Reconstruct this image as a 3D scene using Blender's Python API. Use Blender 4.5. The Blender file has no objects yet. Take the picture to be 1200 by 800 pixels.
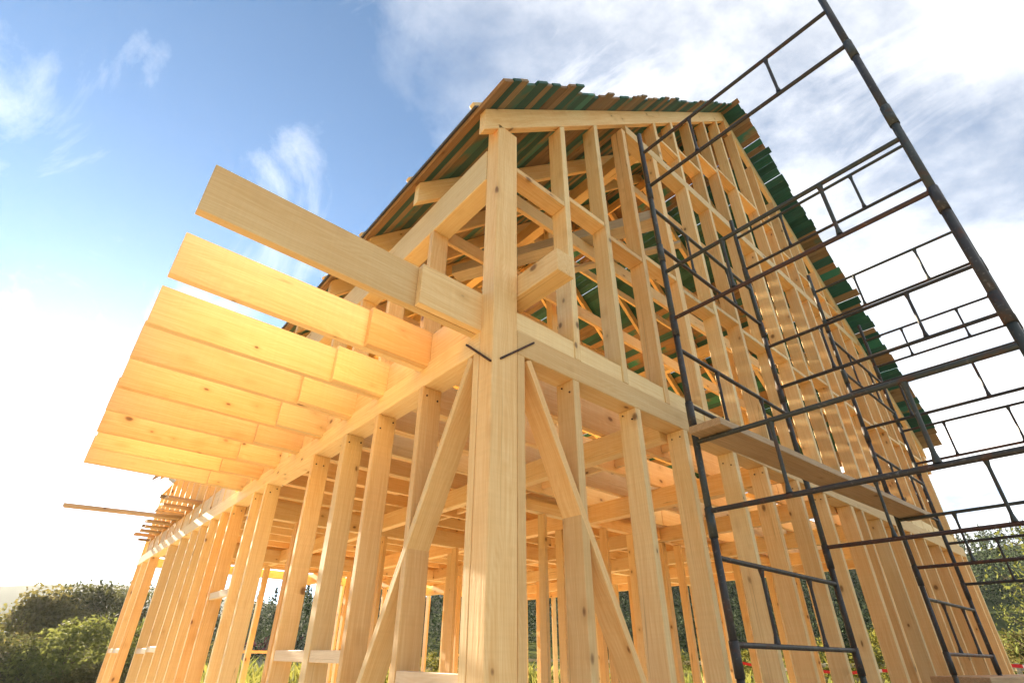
import bpy, bmesh, math, random
import numpy as np
from mathutils import Vector, Matrix
R = random.Random(7)
scene = bpy.context.scene
col = scene.collection

# ------------------------------------------------------------------ camera
F_PX, YAW, PITCH, ROLL, CX, CY = 600.673, 0.6979974, 0.5285165, 0.0140955, 590.548, 419.036
CAM = Vector((-1.556, -1.957, 1.189))
fw = Vector((math.sin(YAW) * math.cos(PITCH), math.cos(YAW) * math.cos(PITCH), math.sin(PITCH)))
r0 = Vector((math.cos(YAW), -math.sin(YAW), 0)); u0 = r0.cross(fw)
rr = r0 * math.cos(ROLL) + u0 * math.sin(ROLL); uu = u0 * math.cos(ROLL) - r0 * math.sin(ROLL)
cd = bpy.data.cameras.new('camera'); cam = bpy.data.objects.new('camera', cd); col.objects.link(cam)
cam.matrix_world = Matrix(((rr.x, uu.x, -fw.x, CAM.x), (rr.y, uu.y, -fw.y, CAM.y), (rr.z, uu.z, -fw.z, CAM.z), (0, 0, 0, 1)))
cd.sensor_width = 36; cd.lens = F_PX / 1200 * 36
cd.shift_x = (600 - CX) / 1200; cd.shift_y = (CY - 400) / 1200
cd.clip_start = .05; cd.clip_end = 6000
scene.camera = cam

# ------------------------------------------------------------------ sky, sun, exposure
SUN_AZ, SUN_EL = math.radians(-1.2), math.radians(16.0)      # azimuth from +Y towards +X
sun_dir = Vector((math.sin(SUN_AZ) * math.cos(SUN_EL), math.cos(SUN_AZ) * math.cos(SUN_EL), math.sin(SUN_EL)))
world = bpy.data.worlds.new('World'); scene.world = world; world.use_nodes = True
wn, wl = world.node_tree.nodes, world.node_tree.links
wn.clear()
def N(t, nodes, **k):
    n = nodes.new(t)
    for a, b in k.items():
        if a.startswith('i_'):
            n.inputs[a[2:].replace('_', ' ')].default_value = b
        else:
            setattr(n, a, b)
    return n
sky = N('ShaderNodeTexSky', wn, sky_type='NISHITA', sun_disc=False, sun_elevation=SUN_EL, sun_rotation=SUN_AZ,
        air_density=.75, dust_density=1.15, ozone_density=2.4, altitude=3000)
tc = N('ShaderNodeTexCoord', wn)
sep = N('ShaderNodeSeparateXYZ', wn); wl.new(tc.outputs['Generated'], sep.inputs[0])
den = N('ShaderNodeMath', wn, operation='MAXIMUM'); wl.new(sep.outputs['Z'], den.inputs[0]); den.inputs[1].default_value = 0.0
den2 = N('ShaderNodeMath', wn, operation='ADD'); wl.new(den.outputs[0], den2.inputs[0]); den2.inputs[1].default_value = .22
dv = N('ShaderNodeVectorMath', wn, operation='DIVIDE'); wl.new(tc.outputs['Generated'], dv.inputs[0]); wl.new(den2.outputs[0], dv.inputs[1])
CLOUD_OFF = (3.1, 0.4, 0.0)
mp = N('ShaderNodeMapping', wn); mp.inputs['Location'].default_value = CLOUD_OFF; wl.new(dv.outputs[0], mp.inputs[0])
nz = N('ShaderNodeTexNoise', wn); nz.inputs['Scale'].default_value = 1.5; nz.inputs['Detail'].default_value = 9; nz.inputs['Roughness'].default_value = .62; nz.inputs['Distortion'].default_value = .35
wl.new(mp.outputs[0], nz.inputs['Vector'])
# a cloud bank lies to the south-east, the north-west is clear
bank = N('ShaderNodeVectorMath', wn, operation='DOT_PRODUCT'); wl.new(tc.outputs['Generated'], bank.inputs[0]); bank.inputs[1].default_value = (.86, -.5, 0)
cov = N('ShaderNodeMath', wn, operation='MULTIPLY_ADD'); wl.new(bank.outputs['Value'], cov.inputs[0]); cov.inputs[1].default_value = .31
wl.new(nz.outputs['Fac'], cov.inputs[2])
ramp = N('ShaderNodeValToRGB', wn)
ramp.color_ramp.elements[0].position = .46; ramp.color_ramp.elements[0].color = (0, 0, 0, 1)
ramp.color_ramp.elements[1].position = .86; ramp.color_ramp.elements[1].color = (1, 1, 1, 1)
wl.new(cov.outputs[0], ramp.inputs[0])
nz2 = N('ShaderNodeTexNoise', wn); nz2.inputs['Scale'].default_value = 2.3; nz2.inputs['Detail'].default_value = 8; nz2.inputs['Roughness'].default_value = .6
wl.new(mp.outputs[0], nz2.inputs['Vector'])
cr2 = N('ShaderNodeValToRGB', wn)
cr2.color_ramp.elements[0].position = .33; cr2.color_ramp.elements[0].color = (2.2, 2.28, 2.42, 1)
cr2.color_ramp.elements[1].position = .62; cr2.color_ramp.elements[1].color = (6.4, 6.15, 5.75, 1)
wl.new(nz2.outputs['Fac'], cr2.inputs[0])
mx = N('ShaderNodeMix', wn, data_type='RGBA'); wl.new(ramp.outputs[0], mx.inputs['Factor'])
hs = N('ShaderNodeHueSaturation', wn); hs.inputs['Hue'].default_value = .488; hs.inputs['Saturation'].default_value = 1.05; hs.inputs['Value'].default_value = .82
wl.new(sky.outputs[0], hs.inputs['Color'])
# thin wisps over the whole sky
mp3 = N('ShaderNodeMapping', wn); mp3.inputs['Location'].default_value = (.7, 2.9, 0); mp3.inputs['Scale'].default_value = (1.5, .8, 1); mp3.inputs['Rotation'].default_value = (0, 0, .6); wl.new(dv.outputs[0], mp3.inputs[0])
nz3 = N('ShaderNodeTexNoise', wn); nz3.inputs['Scale'].default_value = 2.4; nz3.inputs['Detail'].default_value = 12; nz3.inputs['Roughness'].default_value = .62; nz3.inputs['Distortion'].default_value = .8
wl.new(mp3.outputs[0], nz3.inputs['Vector'])
wr = N('ShaderNodeMapRange', wn); wl.new(nz3.outputs['Fac'], wr.inputs[0]); wr.inputs[1].default_value = .55; wr.inputs[2].default_value = .80; wr.inputs[3].default_value = 0; wr.inputs[4].default_value = .6
mxw = N('ShaderNodeMix', wn, data_type='RGBA'); wl.new(wr.outputs[0], mxw.inputs['Factor']); wl.new(hs.outputs[0], mxw.inputs['A']); mxw.inputs['B'].default_value = (4.6, 4.5, 4.4, 1)
wl.new(mxw.outputs['Result'], mx.inputs['A']); wl.new(cr2.outputs[0], mx.inputs['B'])
bg = N('ShaderNodeBackground', wn); bg.inputs['Strength'].default_value = .05
wl.new(mx.outputs['Result'], bg.inputs[0])
wo = N('ShaderNodeOutputWorld', wn); wl.new(bg.outputs[0], wo.inputs[0])

sd = bpy.data.lights.new('sun', 'SUN'); sd.energy = 5.0; sd.angle = math.radians(.53); sd.color = (1, .85, .64)
so = bpy.data.objects.new('sun', sd); col.objects.link(so); so.rotation_euler = sun_dir.to_track_quat('Z', 'Y').to_euler()
so.location = (-3, 30, 12)

scene.view_settings.view_transform = 'Standard'; scene.view_settings.look = 'None'
scene.view_settings.gamma = 1.0; scene.view_settings.use_curve_mapping = False
scene.view_settings.exposure = 3.15
scene.render.engine = 'CYCLES'
cy = scene.cycles
cy.use_denoising = True; cy.max_bounces = 10; cy.diffuse_bounces = 7; cy.glossy_bounces = 3; cy.volume_bounces = 1
cy.sample_clamp_indirect = 8.0; cy.caustics_reflective = False; cy.caustics_refractive = False

# ------------------------------------------------------------------ materials
def newmat(name):
    m = bpy.data.materials.new(name); m.use_nodes = True
    n, l = m.node_tree.nodes, m.node_tree.links
    b = n.get('Principled BSDF')
    return m, n, l, b
def ramp_(n, stops, interp='LINEAR'):
    r = n.new('ShaderNodeValToRGB'); r.color_ramp.interpolation = interp
    e = r.color_ramp.elements
    while len(e) < len(stops): e.new(.5)
    for k, (p, c) in enumerate(stops):
        e[k].position = p; e[k].color = (*c, 1) if len(c) == 3 else c
    return r
def obj_coords(n, l):
    t = n.new('ShaderNodeTexCoord'); oi = n.new('ShaderNodeObjectInfo')
    mu = n.new('ShaderNodeMath'); mu.operation = 'MULTIPLY'; mu.inputs[1].default_value = 61.7
    l.new(oi.outputs['Random'], mu.inputs[0])
    cb = n.new('ShaderNodeCombineXYZ')
    for s in 'XYZ': l.new(mu.outputs[0], cb.inputs[s])
    ad = n.new('ShaderNodeVectorMath'); ad.operation = 'ADD'
    l.new(t.outputs['Object'], ad.inputs[0]); l.new(cb.outputs[0], ad.inputs[1])
    return t, oi, ad.outputs[0]
def scaled(n, l, v, s):
    m = n.new('ShaderNodeVectorMath'); m.operation = 'MULTIPLY'; m.inputs[1].default_value = s; l.new(v, m.inputs[0]); return m.outputs[0]
def noise(n, l, v, scale, detail=4, rough=.5, dist=0):
    t = n.new('ShaderNodeTexNoise'); t.inputs['Scale'].default_value = scale; t.inputs['Detail'].default_value = detail
    t.inputs['Roughness'].default_value = rough; t.inputs['Distortion'].default_value = dist
    if v is not None: l.new(v, t.inputs['Vector'])
    return t.outputs['Fac']
def mixc(n, l, fac, a, b, mode='MIX'):
    m = n.new('ShaderNodeMix'); m.data_type = 'RGBA'; m.blend_type = mode
    for s, v in (('Factor', fac), ('A', a), ('B', b)):
        if hasattr(v, 'is_linked'): l.new(v, m.inputs[s])
        elif isinstance(v, (int, float)): m.inputs[s].default_value = v
        else: m.inputs[s].default_value = (*v, 1)
    return m.outputs['Result']
def mrange(n, l, v, a, b, c=0., d=1.):
    m = n.new('ShaderNodeMapRange'); l.new(v, m.inputs[0])
    for k, x in zip((1, 2, 3, 4), (a, b, c, d)): m.inputs[k].default_value = x
    return m.outputs[0]
def wood(name, light, dark, knots=.5, stain=None, grey=0., var=.16, rough=.62):
    m, n, l, b = newmat(name)
    t, oi, v = obj_coords(n, l)
    warp = noise(n, l, scaled(n, l, v, (.7, 3, 3)), 1.6, 2)
    # growth rings seen as cathedral grain on flat-sawn faces
    wv = n.new('ShaderNodeVectorMath'); wv.operation = 'MULTIPLY_ADD'
    cw = n.new('ShaderNodeCombineXYZ'); l.new(warp, cw.inputs[1]); l.new(warp, cw.inputs[2])
    l.new(cw.outputs[0], wv.inputs[0]); wv.inputs[1].default_value = (.12, .12, .12)
    l.new(scaled(n, l, v, (.045, 1, 1)), wv.inputs[2])
    wave = n.new('ShaderNodeTexWave'); wave.wave_type = 'RINGS'; wave.rings_direction = 'X'
    wave.inputs['Scale'].default_value = 30; wave.inputs['Distortion'].default_value = 2.2; wave.inputs['Detail'].default_value = 2; wave.inputs['Detail Scale'].default_value = .6
    l.new(wv.outputs[0], wave.inputs['Vector'])
    fib = noise(n, l, scaled(n, l, v, (1.6, 42, 42)), 1.5, 5, .62)
    blot = noise(n, l, scaled(n, l, v, (.9, 2.6, 2.6)), 1.3, 3)
    g = n.new('ShaderNodeMath'); g.operation = 'MULTIPLY_ADD'; l.new(wave.outputs['Fac'], g.inputs[0]); g.inputs[1].default_value = .13
    l.new(fib, g.inputs[2])
    g2 = n.new('ShaderNodeMath'); g2.operation = 'MULTIPLY_ADD'; l.new(blot, g2.inputs[0]); g2.inputs[1].default_value = .5; l.new(g.outputs[0], g2.inputs[2])
    c = ramp_(n, [(.50, light), (1.0, dark)]); l.new(g2.outputs[0], c.inputs[0])
    base = c.outputs[0]
    # knots
    vo = n.new('ShaderNodeTexVoronoi'); vo.inputs['Scale'].default_value = 1.0
    kd = n.new('ShaderNodeVectorMath'); kd.operation = 'ADD'; l.new(scaled(n, l, v, (4.6, 7.5, 7.5)), kd.inputs[0]); l.new(cw.outputs[0], kd.inputs[1])
    l.new(kd.outputs[0], vo.inputs['Vector'])
    sepc = n.new('ShaderNodeSeparateColor'); l.new(vo.outputs['Color'], sepc.inputs[0])
    keep = n.new('ShaderNodeMath'); keep.operation = 'LESS_THAN'; l.new(sepc.outputs[0], keep.inputs[0]); keep.inputs[1].default_value = knots
    size = mrange(n, l, sepc.outputs[1], 0, 1, .06, .17)
    dd = n.new('ShaderNodeMath'); dd.operation = 'DIVIDE'; l.new(vo.outputs['Distance'], dd.inputs[0]); l.new(size, dd.inputs[1])
    kn = mrange(n, l, dd.outputs[0], .55, 1.15, 1, 0)
    halo = mrange(n, l, dd.outputs[0], .8, 3.0, .38, 0)
    km = n.new('ShaderNodeMath'); km.operation = 'MULTIPLY'; l.new(kn, km.inputs[0]); l.new(keep.outputs[0], km.inputs[1])
    hm = n.new('ShaderNodeMath'); hm.operation = 'MULTIPLY'; l.new(halo, hm.inputs[0]); l.new(keep.outputs[0], hm.inputs[1])
    base = mixc(n, l, hm.outputs[0], base, tuple(x * y for x, y in zip(dark, (.72, .58, .45))))
    km2 = n.new('ShaderNodeMath'); km2.operation = 'MULTIPLY'; l.new(km.outputs[0], km2.inputs[0]); km2.inputs[1].default_value = .8
    base = mixc(n, l, km2.outputs[0], base, (.12, .045, .016))
    ck = noise(n, l, scaled(n, l, v, (.16, 8, 8)), 1.4, 1)
    ab = n.new('ShaderNodeMath'); ab.operation = 'SUBTRACT'; l.new(ck, ab.inputs[0]); ab.inputs[1].default_value = .5
    ab2 = n.new('ShaderNodeMath'); ab2.operation = 'ABSOLUTE'; l.new(ab.outputs[0], ab2.inputs[0])
    line = mrange(n, l, ab2.outputs[0], .0015, .005, 1, 0)
    msk = mrange(n, l, noise(n, l, scaled(n, l, v, (.8, 5, 5)), 1.1, 1), .56, .66, 0, .75)
    lm = n.new('ShaderNodeMath'); lm.operation = 'MULTIPLY'; l.new(line, lm.inputs[0]); l.new(msk, lm.inputs[1])
    base = mixc(n, l, lm.outputs[0], base, tuple(x * y for x, y in zip(dark, (.42, .33, .25))))
    # saw marks across the board
    saw = noise(n, l, scaled(n, l, v, (55, 2.5, 2.5)), 1.0, 2)
    base = mixc(n, l, mrange(n, l, saw, .35, .7, 0, .12), base, tuple(x * .75 for x in dark))
    if stain:
        base = mixc(n, l, mrange(n, l, noise(n, l, v, 2.4, 4), *stain[1:]), base, stain[0])
    if grey:
        gm = mrange(n, l, noise(n, l, scaled(n, l, v, (1, 3, 3)), 3.0, 5), .35, .7, 0, grey)
        base = mixc(n, l, gm, base, (.24, .22, .18))
    # every board has its own tone
    hsv = n.new('ShaderNodeHueSaturation'); l.new(base, hsv.inputs['Color'])
    l.new(mrange(n, l, oi.outputs['Random'], 0, 1, 1 - var, 1 + var * .55), hsv.inputs['Value'])
    fr = n.new('ShaderNodeMath'); fr.operation = 'FRACT'
    f7 = n.new('ShaderNodeMath'); f7.operation = 'MULTIPLY'; f7.inputs[1].default_value = 7.31; l.new(oi.outputs['Random'], f7.inputs[0]); l.new(f7.outputs[0], fr.inputs[0])
    l.new(mrange(n, l, fr.outputs[0], 0, 1, .92, 1.07), hsv.inputs['Saturation'])
    l.new(mrange(n, l, fr.outputs[0], 0, 1, .508, .492), hsv.inputs['Hue'])
    l.new(hsv.outputs[0], b.inputs['Base Color'])
    b.inputs['Roughness'].default_value = rough
    b.inputs['Specular IOR Level'].default_value = .3
    bu = n.new('ShaderNodeBump'); bu.inputs['Strength'].default_value = .25; bu.inputs['Distance'].default_value = .003
    l.new(fib, bu.inputs['Height']); l.new(bu.outputs[0], b.inputs['Normal'])
    return m
PINE_L, PINE_D = (.89, .67, .335), (.77, .495, .20)
M = {}
M['pine'] = wood('pine', PINE_L, PINE_D, .45, var=.17)
M['pine_pale'] = wood('pine_pale', (.86, .70, .46), (.72, .54, .31), .25, var=.06)
M['pine_roof'] = wood('pine_roof', (.37, .25, .13), (.20, .125, .06), .4, var=.3)
M['green'] = wood('green_stained', (.04, .165, .125), (.02, .085, .066), .15, var=.35)
M['part_green'] = wood('part_green', (.36, .23, .10), (.20, .12, .05), .4, stain=((.03, .20, .145), .44, .54, 0, .92), var=.25)
M['weathered'] = wood('weathered', (.74, .64, .44), (.52, .43, .28), .3, grey=.3, var=.08)
M['plank'] = wood('plank', (.66, .44, .24), (.46, .28, .13), .4, grey=.15, var=.12)
def steel(name, paint, rust_amt):
    m, n, l, b = newmat(name)
    t, oi, v = obj_coords(n, l)
    f = noise(n, l, scaled(n, l, v, (1, 1, 1)), 9, 6, .65)
    f2 = noise(n, l, v, 60, 3)
    c = mixc(n, l, mrange(n, l, f, .62 - rust_amt * .3, .80 - rust_amt * .25, 0, 1), paint, (.13, .055, .028))
    c = mixc(n, l, mrange(n, l, f2, .60, .74, 0, .5), c, (.20, .18, .15))
    c = mixc(n, l, mrange(n, l, noise(n, l, v, 17, 5, .7), .66, .74, 0, .7), c, (.30, .28, .25))
    l.new(c, b.inputs['Base Color']); b.inputs['Metallic'].default_value = .1; b.inputs['Specular IOR Level'].default_value = .35
    l.new(mrange(n, l, f, .3, .7, .38, .7), b.inputs['Roughness'])
    bu = n.new('ShaderNodeBump'); bu.inputs['Strength'].default_value = .2; bu.inputs['Distance'].default_value = .002
    l.new(f2, bu.inputs['Height']); l.new(bu.outputs[0], b.inputs['Normal'])
    return m
M['steel'] = steel('scaffold_steel', (.052, .049, .045), .25)
M['steel_green'] = steel('scaffold_steel_green', (.06, .066, .057), .25)
M['steel_rust'] = steel('scaffold_steel_rusty', (.075, .045, .038), .45)
M['iron'] = steel('staple_iron', (.03, .02, .018), .6)
def plain(name, c, rough=.8, nscale=3, var=.25, spec=.3, metal=0):
    m, n, l, b = newmat(name)
    t, oi, v = obj_coords(n, l)
    f = noise(n, l, v, nscale, 6, .6)
    l.new(mixc(n, l, f, tuple(x * (1 - var) for x in c), tuple(min(1, x * (1 + var)) for x in c)), b.inputs['Base Color'])
    b.inputs['Roughness'].default_value = rough; b.inputs['Specular IOR Level'].default_value = spec; b.inputs['Metallic'].default_value = metal
    return m
M['membrane'] = plain('roof_membrane', (.075, .08, .09), .6, 6)
M['concrete'] = plain('concrete', (.46, .42, .35), .9, 4)
M['plaster'] = plain('plaster', (.55, .50, .36), .9, 1.2, .12)
M['tile_red'] = plain('roof_tile_red', (.22, .045, .04), .8, 2)
M['glass_dark'] = plain('window_dark', (.02, .025, .03), .15, 1)
M['white_paint'] = plain('white_paint', (.72, .72, .70), .5, 3, .08)
M['red_tape'] = plain('tape_red', (.62, .03, .035), .45, 3, .1)
M['white_tape'] = plain('tape_white', (.78, .78, .76), .45, 3, .06)
M['bark'] = plain('bark', (.09, .065, .045), .95, 8, .5)
def leafmat(name, a, bcol, trans=.35):
    m, n, l, b = newmat(name)
    g = n.new('ShaderNodeNewGeometry')
    f = g.outputs['Random Per Island']
    c = mixc(n, l, f, a, bcol)
    l.new(c, b.inputs['Base Color']); b.inputs['Roughness'].default_value = .8; b.inputs['Specular IOR Level'].default_value = .06
    tr = n.new('ShaderNodeBsdfTranslucent'); l.new(mixc(n, l, .5, c, tuple(min(1, x * 1.5) for x in bcol)), tr.inputs['Color'])
    ms = n.new('ShaderNodeMixShader'); ms.inputs[0].default_value = trans
    l.new(b.outputs[0], ms.inputs[1]); l.new(tr.outputs[0], ms.inputs[2])
    l.new(ms.outputs[0], n['Material Output'].inputs['Surface'])
    return m
M['leaf_dark'] = leafmat('leaf_dark', (.035, .042, .015), (.08, .08, .026), .28)
M['leaf_olive'] = leafmat('leaf_olive', (.06, .058, .018), (.13, .11, .034), .35)
M['leaf_bright'] = leafmat('leaf_bright', (.055, .07, .017), (.13, .135, .034), .35)
M['leaf_yellow'] = leafmat('leaf_yellow', (.085, .09, .018), (.17, .155, .03), .3)
M['needle'] = leafmat('needle', (.018, .032, .014), (.042, .058, .024), .15)
M['grass_blade'] = leafmat('grass_blade', (.08, .11, .02), (.20, .19, .045), .3)

# ------------------------------------------------------------------ mesh helpers
def link(name, me, mat, parent=None):
    o = bpy.data.objects.new(name, me); col.objects.link(o)
    if mat is not None and not me.materials: me.materials.append(M[mat])
    if parent is not None: o.parent = parent
    return o
def tag(o, label, cat, group=None, kind=None):
    if label: o['label'] = label
    if cat: o['category'] = cat
    if group: o['group'] = group
    if kind: o['kind'] = kind
    return o
def empty(name, loc, label, cat, group=None):
    o = bpy.data.objects.new(name, None); o.empty_display_size = .2; col.objects.link(o); o.location = loc
    return tag(o, label, cat, group)
_box = {}
def box_mesh(L, w, h, mat, ch=.003):
    k = (round(L, 3), round(w, 3), round(h, 3), mat, ch)
    if k not in _box:
        bm = bmesh.new(); bmesh.ops.create_cube(bm, size=1)
        for v in bm.verts: v.co = Vector((v.co.x * L, v.co.y * w, v.co.z * h))
        bmesh.ops.bevel(bm, geom=bm.edges[:], offset=min(ch, w * .2, h * .2), segments=1, affect='EDGES')
        me = bpy.data.meshes.new('board'); bm.to_mesh(me); bm.free(); me.materials.append(M[mat]); _box[k] = me
    return _box[k]
def set_world(o, mat4):
    if o.parent is not None:
        o.matrix_parent_inverse = Matrix.Identity(4)
        o.matrix_basis = Matrix.Translation(-Vector(o.parent['_w'])) @ mat4 if '_w' in o.parent else mat4
    else:
        o.matrix_basis = mat4
def frame_of(d, up):
    x = d.normalized(); y = up.cross(x)
    if y.length < 1e-4: y = Vector((0, 1, 0)).cross(x)
    y.normalize(); z = x.cross(y)
    return x, y, z
def bar(name, parent, p0, p1, w, h, mat='pine', up=(0, 0, 1), jit=.0015, ch=.003, roll=0.):
    """box from p0 to p1; w across, h along 'up'"""
    p0, p1 = Vector(p0), Vector(p1); d = p1 - p0
    x, y, z = frame_of(d, Vector(up))
    c = (p0 + p1) / 2 + Vector((R.uniform(-jit, jit), R.uniform(-jit, jit), R.uniform(-jit, jit)))
    m = Matrix(((x.x, y.x, z.x, c.x), (x.y, y.y, z.y, c.y), (x.z, y.z, z.z, c.z), (0, 0, 0, 1)))
    if roll: m = m @ Matrix.Rotation(roll, 4, 'X')
    o = link(name, box_mesh(d.length, w, h, mat, ch), None, parent); o.matrix_basis = m
    return o
def box(name, parent, x0, x1, y0, y1, z0, z1, mat='pine', jit=.0015, ch=.003, tilt=0.):
    s = (x1 - x0, y1 - y0, z1 - z0); ax = max(range(3), key=lambda i: s[i])
    c = Vector(((x0 + x1) / 2, (y0 + y1) / 2, (z0 + z1) / 2)) + Vector((R.uniform(-jit, jit), R.uniform(-jit, jit), 0))
    X, Y, Z = [((1, 0, 0), (0, 1, 0), (0, 0, 1)), ((0, 1, 0), (0, 0, 1), (1, 0, 0)), ((0, 0, 1), (1, 0, 0), (0, 1, 0))][ax]
    dims = [s[ax], s[(ax + 1) % 3], s[(ax + 2) % 3]]
    m = Matrix(((X[0], Y[0], Z[0], c.x), (X[1], Y[1], Z[1], c.y), (X[2], Y[2], Z[2], c.z), (0, 0, 0, 1)))
    if tilt: m = m @ Matrix.Rotation(R.uniform(-tilt, tilt), 4, 'Y') @ Matrix.Rotation(R.uniform(-tilt, tilt), 4, 'Z')
    o = link(name, box_mesh(*dims, mat, ch), None, parent); o.matrix_basis = m
    return o
def tube_geo(V, Fc, p0, p1, r0, r1, seg=8, cap=True, flat=None):
    p0, p1 = Vector(p0), Vector(p1); d = (p1 - p0)
    x, y, z = frame_of(d, Vector((0, 0, 1)) if abs(d.normalized().z) < .95 else Vector((1, 0, 0)))
    b = len(V)
    for p, r in ((p0, r0), (p1, r1)):
        for k in range(seg):
            a = 2 * math.pi * k / seg
            V.append(tuple(p + y * (r * math.cos(a)) + z * (r * math.sin(a))))
    for k in range(seg): Fc.append((b + k, b + (k + 1) % seg, b + seg + (k + 1) % seg, b + seg + k))
    if cap:
        Fc.append(tuple(b + k for k in reversed(range(seg)))); Fc.append(tuple(b + seg + k for k in range(seg)))
def mesh_of(name, V, Fc, mat, smooth=False):
    me = bpy.data.meshes.new(name); me.from_pydata(V, [], Fc); me.materials.append(M[mat])
    if smooth:
        for p in me.polygons: p.use_smooth = len(p.vertices) == 4
    return me

# ------------------------------------------------------------------ ground and hills
def smoothstep(a, b, x):
    t = np.clip((x - a) / (b - a), 0, 1); return t * t * (3 - 2 * t)
def hill_h(x, y):
    """terrain height over the whole valley; the house stands on a flat shelf"""
    d = np.hypot(x - 4, y - 4); az = np.degrees(np.arctan2(x + 1.5, y + 2))
    far = smoothstep(60, 420, d)
    ridge = 42 + 13 * np.exp(-((az - 84) / 30) ** 2) + 10 * np.sin(az * .11 + 1) + 6 * np.sin(az * .31)
    near = smoothstep(45, 190, d) * (14 * np.exp(-((az - 45) / 24) ** 2) + 3 * np.exp(-((az - 88) / 16) ** 2))
    dip = -7 * smoothstep(22, 60, d) * np.exp(-(az / 16) ** 2)
    vfar = smoothstep(700, 1500, d) * (98 + 20 * np.sin(az * .16 + .6))
    return far * ridge * (.25 + .75 * smoothstep(14, 40, np.abs(az))) + near + dip + vfar - .12
def build_ground():
    rad = np.concatenate([[0], np.geomspace(3, 3200, 95)]); na = 240
    V = [(4, 4, float(hill_h(np.array(4.), np.array(4.))))]; Fc = []
    for r in rad[1:]:
        a = np.arange(na) * 2 * np.pi / na
        x = 4 + r * np.cos(a); y = 4 + r * np.sin(a); h = hill_h(x, y)
        V += list(zip(x.tolist(), y.tolist(), h.tolist()))
    for k in range(na): Fc.append((0, 1 + k, 1 + (k + 1) % na))
    for i in range(len(rad) - 2):
        b = 1 + i * na
        for k in range(na): Fc.append((b + k, b + na + k, b + na + (k + 1) % na, b + (k + 1) % na))
    m, n, l, b = newmat('ground'); M['ground'] = m
    t = n.new('ShaderNodeTexCoord'); v = t.outputs['Object']
    f = noise(n, l, v, .11, 8, .65); f2 = noise(n, l, v, 1.7, 5); f3 = noise(n, l, v, .9, 6, .7)
    g = mixc(n, l, f2, (.055, .075, .02), (.13, .13, .045))
    ln = n.new('ShaderNodeVectorMath'); ln.operation = 'LENGTH'; l.new(v, ln.inputs[0])
    wood_c = mixc(n, l, mrange(n, l, f3, .35, .65), (.014, .026, .014), (.05, .06, .024))
    g = mixc(n, l, mrange(n, l, ln.outputs['Value'], 90, 160), g, wood_c)
    dirt = mixc(n, l, f2, (.27, .21, .14), (.39, .32, .22))
    g = mixc(n, l, mrange(n, l, ln.outputs['Value'], 14, 24), dirt, g)
    l.new(g, b.inputs['Base Color']); b.inputs['Roughness'].default_value = 1.0; b.inputs['Specular IOR Level'].default_value = 0.0
    me = mesh_of('ground', V, Fc, 'ground', True)
    o = link('ground', me, None); o['kind'] = 'structure'
    return o
build_ground()
def gz(x, y): return float(hill_h(np.array(float(x)), np.array(float(y))))

# ------------------------------------------------------------------ the timber house
W, D = 10.5, 11.8
ZR0, ZR1, ZJ0, ZJ1 = 2.75, 2.92, 2.885, 3.17
SL = .955; TH = math.atan(SL)                   # roof pitch
house = empty('timber_house_frame', (0, 0, 0), 'pine timber house frame with open stud walls and boarded gable roof', 'house')
H = house
T = .15                                          # wall depth
box('foundation', H, -.15, W + .15, -.15, D + .15, -.3, .14, 'concrete', 0, .01)
# sole plates
box('sole_plate', H, 0, T, .16, D - .16, .14, .22)
box('sole_plate', H, .0, W, 0, T, .14, .22)
box('sole_plate', H, W - T, W, .16, D - .16, .14, .22)
box('sole_plate', H, 0, W, D - T, D, .14, .22)
# corner post, one piece up to the gable rafter, plus the nailed studs beside it on the ground floor
post = box('corner_post', H, 0, .19, 0, .125, .22, 4.735, 'pine', 0, .005)
box('stud', H, 0, .15, .127, .182, .22, ZR0)
box('stud', H, .192, .25, 0, .15, .22, ZR0)
# ring beams round the ground floor
box('ring_beam', H, 0, .16, .127, D, ZR0, ZR1 - .002, 'pine', 0, .004)
box('ring_beam', H, .192, W, .0, .16, ZR0, ZR1 - .002, 'pine', 0, .004)
box('ring_beam', H, W - .16, W, .162, D, ZR0, ZR1 - .002)
box('ring_beam', H, .162, W - .162, D - .16, D, ZR0, ZR1 - .002)
# diagonal braces by the corner post
def brace(p_top, p_bot, horiz, out):
    bar('brace', H, p_top, p_bot, .045, .15, 'pine', up=out, jit=0)
bar('brace', H, (.073, .205, 2.735), (.073, 1.55, .24), .045, .15, 'pine', up=(1, 0, 0), jit=0)
bar('brace', H, (.28, .073, 2.735), (1.50, .073, .24), .045, .15, 'pine', up=(0, 1, 0), jit=0)
# iron staples over the joints of post and ring beams
def staple(a, b, nrm):
    V, Fc = [], []
    a, b, nrm = Vector(a), Vector(b), Vector(nrm)
    tube_geo(V, Fc, a + nrm * .006, b + nrm * .006, .0075, .0075, 6)
    for p in (a, b): tube_geo(V, Fc, p + nrm * .010, p - nrm * .06, .006, .004, 6)
    link('iron_staple', mesh_of('iron_staple', V, Fc, 'iron'), None, H)
staple((0, .25, 2.845), (0, .01, 2.63), (-1, 0, 0))
staple((.06, 0, 2.665), (.32, 0, 2.875), (0, -1, 0))
# ground-floor studs: left wall (outer face x = 0)
LY = [.78, 1.39, 1.95, 2.58, 3.83, 4.27, 5.02, 5.51, 6.04, 6.56, 7.06, 7.78, 8.59, 10.26, 11.09, 11.75]
for y in LY:
    th = .05 if abs(y - 1.95) > .01 else .085
    box('stud', H, 0, T, y - th, y, .22, ZR0 - .001, 'pine', .004, .003, .0035)
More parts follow.
